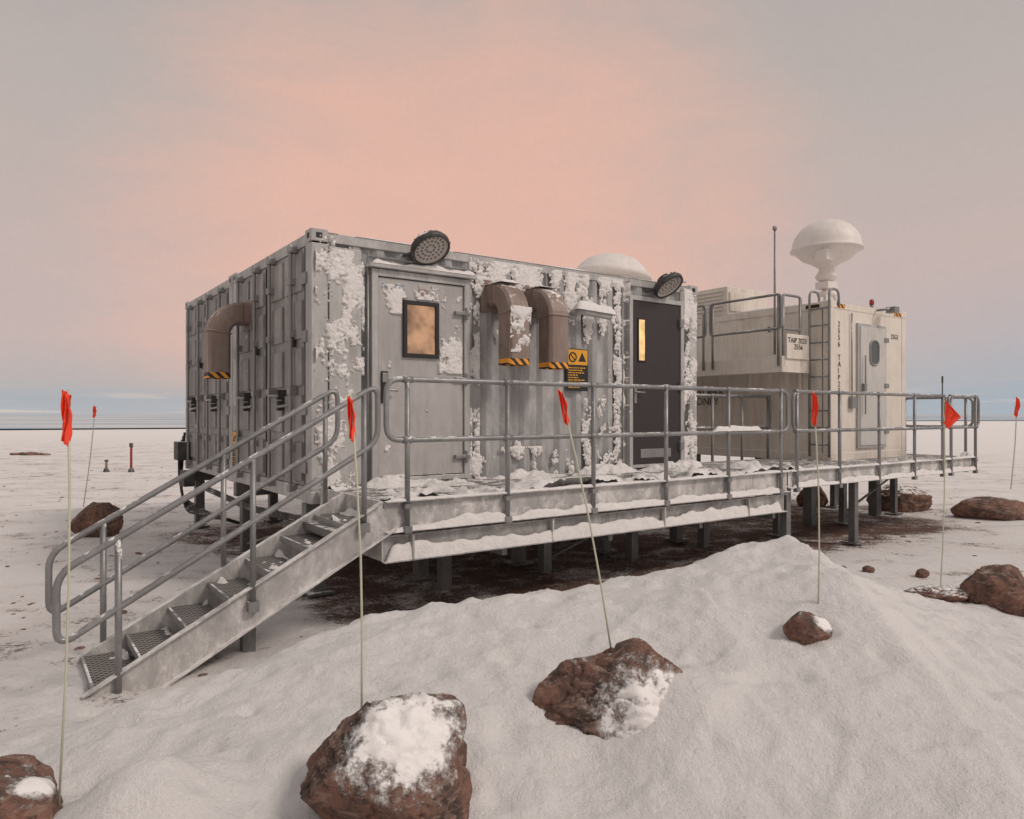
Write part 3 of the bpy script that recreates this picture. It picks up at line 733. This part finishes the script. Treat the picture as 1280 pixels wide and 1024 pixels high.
# side service platform + ladder
pl=root('service_platform'); PZ=2.78
mb=MB(); mb.box(7.685,8.46,-.15,4.2,PZ-.04,PZ); mb.box(7.66,7.68,-.17,4.2,PZ-.20,PZ+.06); mb.box(7.685,8.46,-.17,-.155,PZ-.20,PZ+.06)
for v in (0,1,2,3,4): mb.prism([(0,0),(.78,0),(.78,-.5),(.72,-.5),(.72,-.1),(0,-.06)],(7.69,v,PZ-.045),(7.69,v+.04,PZ-.045),0,(Vector((1,0,0)),Vector((0,0,1))))
mb.box(7.75,8.36,-.20,-.172,PZ+.02,PZ+.42,1)
mb.obj('platform_frame',['white','white'],pl,.004)
mb=MB()
def prail(p0,p1,n):
    p0=Vector(p0);p1=Vector(p1)
    mb.tube(fillet([p0+Vector((0,0,PZ+.5)),p1+Vector((0,0,PZ+.5)),p1+Vector((0,0,PZ+1.05)),p0+Vector((0,0,PZ+1.05))],.08,True),.022,0,8,True)
    for k in range(n+1): p=p0.lerp(p1,(k+.04)/(n+.08)); mb.tube([p+Vector((0,0,PZ-.1)),p+Vector((0,0,PZ+1.05))],.022,0,8)
prail((7.64,-.17,0),(7.64,1.25,0),1);prail((7.64,1.35,0),(7.64,2.7,0),1);prail((7.64,2.8,0),(7.64,4.1,0),1);prail((7.7,-.15,0),(8.2,-.15,0),1)
mb.obj('platform_rails',['galv'],pl)
text('TAIP 2023\n     2556',(7.77,-.206,PZ+.28),.12,(math.pi/2,0,0),pl)
mb=MB()
for v in (-.52,-.17): mb.tube(fillet([(8.42,v,1.2),(8.42,v,3.95),(8.7,v,3.95),(8.7,v,3.7)],.12),.02,0,8)
for k in range(9): mb.tube([(8.42,-.52,1.4+k*.28),(8.42,-.17,1.4+k*.28)],.014,0,6)
mb.obj('ladder',['galv'],pl)
mb=MB(); strip(mb,(7.7,0,PZ),(7.7,4,PZ),(.3,0,0),.08,0,3); mb.obj('platform_snow',['snow'],pl)
# radome
rd=root('satellite_radome'); mb=MB(); c=(9.2,0.0,0)
prof=[(.05,3.72),(.05,3.95),(.16,3.97),(.16,4.02),(.07,4.05),(.07,4.2),(.15,4.24),(.19,4.30),(.15,4.36),(.12,4.44),(.20,4.50),(.40,4.60),(.50,4.70),(.525,4.74),(.60,4.75),(.60,4.775),(.57,4.79)]
for k in range(1,13):
    a=k/12*math.pi/2; prof.append((.57*math.cos(a),4.79+.50*math.sin(a)))
mb.lathe(prof,c,0,48); 
mb.tube([(9.2,0,4.2),(9.0,-.12,3.8)],.025,0); mb.tube([(9.2,0,4.2),(9.4,-.12,3.8)],.025,0)
mb.box(9.05,9.35,-.12,.12,4.08,4.2)
mb.box(8.72,8.96,-.30,-.08,4.50,4.68)
mb.obj('radome_and_pedestal',['radome','dark'],rd,.004)
wa=root('whip_antenna'); mb=MB(); mb.tube([(8.0,.2,2.9),(8.0,.2,4.0),(8.0,.2,5.0)],[.02,.018,.014],0,8); mb.lathe([(0,-.05),(.035,-.04),(.035,.02),(0,.03)],(8,.2,5.02),0,12); mb.obj('rod',['galv'],wa)
cb=root('equipment_cabinet'); mb=MB(); mb.box(11.5,12.1,1.1,1.6,.5,2.15); mb.box(11.55,12.05,1.07,1.098,.6,2.05,1); mb.box(11.52,11.58,1.15,1.2,-.1,.5);mb.box(12.02,12.08,1.5,1.55,-.1,.5); mb.obj('housing',['galv','post'],cb,.01)
# ---------------------------------------------------------------- boulders
def boulder(c,r,seed,mat='rock',sub=5,rot=0.,name='boulder',sd=None,sw=.6,st=.05,squash=1.0):
    bm=bmesh.new(); bmesh.ops.create_icosphere(bm,subdivisions=sub,radius=1); mask=[]
    sdv=Vector(sd).normalized() if sd else None
    for v in bm.verts:
        p=v.co.copy(); n=fbm(p.x*.9+seed,p.y*.9,p.z*.9+seed,3)
        s=1+.5*n
        if squash!=1.0:
            q=(abs(p.x)**4+abs(p.y)**4+abs(p.z)**4)**.25; s*=1+(1/q-1)*(squash-1)
        for k in range(8):
            d=Vector((math.sin(seed*3+k*2.1),math.cos(seed*5+k*1.3),math.sin(seed+k*3.3)*.8)).normalized()
            t=p.dot(d)*s
            if t>.80: s*=1-(t-.80)/t*.85
        rk=abs(fbm(p.x*2.2+seed,p.y*2.2,p.z*3.5,3))
        s+=.06*fbm(p.x*4+seed,p.y*4,p.z*4,4)+.022*fbm(p.x*14,p.y*14,p.z*14+seed,3)-(.06*max(0,.06-rk)/.06)
        mk=0
        if sdv:
            ang=p.angle(sdv); mk=max(0,1.15-ang/sw*.65)+.30*fbm(p.x*3+seed,p.y*3,p.z*3,4)
            s+=st*sm((mk-.35)/.6)
        mask.append(max(0,min(1,mk)))
        v.co=Vector((p.x*s*r[0],p.y*s*r[1],p.z*s*r[2]))
    for f in bm.faces: f.smooth=True
    me=bpy.data.meshes.new(name); bm.to_mesh(me); bm.free(); me.materials.append(M[mat])
    at=me.attributes.new('snowmask','FLOAT','POINT'); at.data.foreach_set('value',mask)
    o=bpy.data.objects.new(name,me); scene.collection.objects.link(o); o.location=c; o.rotation_euler=(0,0,rot)
    return o
boulder((-.52,3.10,.35),(.36,.30,.33),1.3,'rock',6,sd=(.30,-.50,.80),sw=.70,st=.035,squash=1.7)
boulder((.60,3.80,.32),(.48,.30,.35),4.2,'rock',6,rot=.15,sd=(.30,-.88,.22),sw=.80,st=.05)
boulder((-2.14,2.95,.20),(.33,.3,.24),2.2,'rock',5,sd=(.6,.2,.8),sw=.3)
for px,py,r,sd,mt in ((1015,803,(.15,.12,.10),5.,'rock'),(1262,768,(.30,.25,.24),6.1,'rock'),(1185,752,(.30,.2,.07),7.7,'rocks'),(1252,650,(.62,.45,.26),8.3,'rock'),(1135,640,(.62,.5,.34),9.1,'rocks'),(112,672,(.36,.34,.36),10.4,'rock'),(1020,634,(.32,.3,.3),3.3,'rock'),(1088,716,(.08,.07,.05),2.9,'rock'),(1155,722,(.08,.07,.06),12.1,'rock'),(340,700,(.2,.2,.1),14.,'rock')):
    p=spot(px,py); boulder((p.x,p.y+r[1]*.6,p.z+r[2]*.5),r,sd,mt,5,squash=1.3 if px<200 else 1.,sd=(.7,-.3,.6) if px==1015 else None,sw=.6)
# stones
st_=MB()
def stone(x,y,s,sd):
    z=H(x,y); n=6; b=len(st_.v)
    for rr,zz in ((0.45,.5),(1.,.1),(.8,-.4)):
        for k in range(n):
            a=2*math.pi*k/n+sd; q=1+.35*math.sin(sd*7+k*2.3); st_.v.append((x+rr*q*s*math.cos(a),y+rr*q*s*math.sin(a),z+s*.05+zz*s*.7))
    st_.f.append(tuple(b+k for k in range(n))); st_.m.append(0); st_.s.append(False)
    for i in range(2):
        for k in range(n): st_.f.append((b+i*n+k,b+(i+1)*n+k,b+(i+1)*n+(k+1)%n,b+i*n+(k+1)%n)); st_.m.append(0); st_.s.append(False)
for i in range(480):
    k=random.random()
    if k<.55: u=random.uniform(-.5,13);v=random.uniform(-1.6,6.5);p=C0+U*u+V*v;x,y=p.x,p.y
    elif k<.92: y=random.uniform(5,26);x=-random.uniform(.42,.85)*y
    else: y=random.uniform(8,24);x=random.uniform(.4,.8)*y
    if H(x,y,False)>.12: continue
    stone(x,y,random.choice((.012,.015,.02,.02,.025,.03,.045)),i*.37)
st_.obj('scattered_stones',['rock'])
# ---------------------------------------------------------------- marker flags
def flag(base,top,fh,fw,r=.005,tri=False):
    mb=MB(); base=Vector(base);top=Vector(top)
    bend=[base.lerp(top,t)+Vector((.02*math.sin(t*3.1),0,0)) for t in (-.05,.25,.5,.75,1)]
    mb.tube(bend,r,0,8)
    n=18;m=10;b=len(mb.v); ax=(base-top).normalized()
    for i in range(n+1):
        for j in range(m+1):
            t=i/n; w=fw*(j/m)*((1-abs(t-.5)*1.5) if tri else (.55+.45*math.sin(t*2.6+.5)+.12*math.sin(t*13+j)))
            p=top+ax*(t*fh+ (j/m)*fh*(.25 if tri else .14)); p=p+Vector((w-(0 if tri else fw*.35),-.012-.016*math.sin(j*1.4+t*5),0)); mb.v.append(tuple(p))
    for i in range(n):
        for j in range(m): mb.f.append((b+i*(m+1)+j,b+(i+1)*(m+1)+j,b+(i+1)*(m+1)+j+1,b+i*(m+1)+j+1)); mb.m.append(1); mb.s.append(True)
    mb.obj('marker_flag',['rod','orange'])
def at(px,py,d): return Vector(((px-640)/F*d,d,E-(py-518)/F*d))
flag(at(75,982,3.0),at(85,487,3.05),.21,.036)
flag(at(452,892,3.12),at(438,494,3.12),.18,.028)
flag(at(762,800,3.82),at(699,486,3.82),.18,.034)
b=spot(1023,757); flag(b,at(1016,489,b.y),.20,.035)
b=spot(1175,747); flag(b,at(1180,500,b.y),.20,.15,tri=True)
b=at(1264,606,11); flag(b,at(1271,496,11),.28,.07,.008)
b=at(105,628,13); flag(b,at(119,507,13),.2,.06,.008)
def mpost(p,h,r,mt):
    mb=MB(); p=Vector(p); mb.tube([p,p+Vector((0,0,h*.75)),p+Vector((.02,0,h))],[r,r,r*.8],0,8); mb.lathe([(r*1.5,0),(r*1.5,h*.14),(0,h*.15)],p+Vector((0,0,h*.86)),1,10); mb.lathe([(r*3,-.05),(r*2,.1),(r,.14)],p,1,8); mb.obj('marker_post',[mt,'dark'])
mpost(at(164,590,24),.95,.04,'red'); mpost(at(133,590,24),.4,.04,'duct'); mpost(at(1178,528,60),3.8,.05,'dark')
for px,py,r in ((40,567,.35),(20,569,.2),(55,566,.2)):
    p=at(px,py,34); p.z=.02; boulder(p,(r*1.6,r,r*.5),px*.3,'rocks',3)
# ---------------------------------------------------------------- world
w=bpy.data.worlds.new('World'); scene.world=w; w.use_nodes=True; t=w.node_tree; t.nodes.clear(); g=G(t)
tc=g.n('ShaderNodeTexCoord').outputs['Generated']
nm=g.n('ShaderNodeVectorMath',operation='NORMALIZE'); g.l(tc,nm.inputs[0]); d=nm.outputs[0]
s=g.n('ShaderNodeSeparateXYZ'); g.l(d,s.inputs[0])
r=g.n('ShaderNodeValToRGB'); g.l(s.outputs[2],r.inputs[0]); cr=r.color_ramp
stops=[(0,(.44,.45,.475)),(.018,(.39,.42,.46)),(.04,(.47,.42,.42)),(.09,(.55,.43,.405)),(.2,(.56,.44,.40)),(.36,(.50,.43,.395)),(.5,(.455,.405,.38)),(1,(.49,.475,.47))]
cr.elements[0].position=0; cr.elements[0].color=stops[0][1]+(1,); cr.elements[1].position=1; cr.elements[1].color=stops[-1][1]+(1,)
for p,c in stops[1:-1]: e_=cr.elements.new(p); e_.color=c+(1,)
dp=g.n('ShaderNodeVectorMath',operation='DOT_PRODUCT'); g.l(d,dp.inputs[0]); dp.inputs[1].default_value=Vector((-.07,.97,.19)).normalized()
nz=g.noise(g.mapv(d,(2,2,6)),1.5,7,.62,.5)
gl=g.ss(g.math('ADD',dp.outputs['Value'],g.math('MULTIPLY',g.math('SUBTRACT',nz,.5),.13)),.87,.995,0,.92)
gl=g.math('MULTIPLY',gl,g.ss(s.outputs[2],-.01,.10))
col=g.mix(gl,r.outputs[0],(.81,.47,.36))
bl=g.math('MULTIPLY',g.ss(s.outputs[0],.25,.75),g.ss(s.outputs[2],.20,.0)); col=g.mix(g.math('MULTIPLY',bl,.8),col,(.35,.43,.51))
n2=g.noise(g.mapv(d,(3,3,60)),1.6,5,.55); st2=g.math('MULTIPLY',g.ss(n2,.5,.66),g.ss(s.outputs[2],.05,.01)); col=g.mix(g.math('MULTIPLY',st2,.6),col,(.70,.61,.54))
n3=g.noise(g.mapv(d,(1,1,2.5)),4.5,8,.65,.3); col=g.mix(g.ss(n3,.3,.7,.0,.10),col,(.36,.34,.34))
n6=g.noise(d,180,3,.7); col=g.mix(g.ss(n6,.3,.7,.0,.07),col,(.30,.28,.28))
bg=g.n('ShaderNodeBackground'); g.l(col,bg.inputs[0]); bg.inputs[1].default_value=1.0
sk=g.n('ShaderNodeTexSky'); sk.sky_type='NISHITA'; sk.sun_disc=False; sk.sun_elevation=math.radians(42); sk.sun_rotation=math.radians(115)
b2=g.n('ShaderNodeBackground'); g.l(sk.outputs[0],b2.inputs[0]); b2.inputs[1].default_value=.006
ad=g.n('ShaderNodeAddShader'); g.l(bg.outputs[0],ad.inputs[0]); g.l(b2.outputs[0],ad.inputs[1])
o=g.n('ShaderNodeOutputWorld'); g.l(ad.outputs[0],o.inputs[0])
sl=bpy.data.lights.new('sun','SUN'); sl.energy=1.5; sl.angle=math.radians(14); sl.color=(1,.89,.81)
so=bpy.data.objects.new('sun',sl); scene.collection.objects.link(so)
az=math.radians(115); el=math.radians(42)
sd=Vector((math.sin(az)*math.cos(el),math.cos(az)*math.cos(el),math.sin(el))); so.rotation_euler=(-sd).to_track_quat('-Z','Y').to_euler()
# ---------------------------------------------------------------- camera
cam=bpy.data.cameras.new('camera'); cam.sensor_width=36; cam.lens=F/1280*36; cam.clip_end=20000; cam.clip_start=.05
cam.shift_y=(518-512)/1280
co=bpy.data.objects.new('camera',cam); scene.collection.objects.link(co); co.location=(0,0,E); co.rotation_euler=(math.pi/2,0,0); scene.camera=co
scene.view_settings.view_transform='Standard'; scene.view_settings.look='None'; scene.view_settings.exposure=0
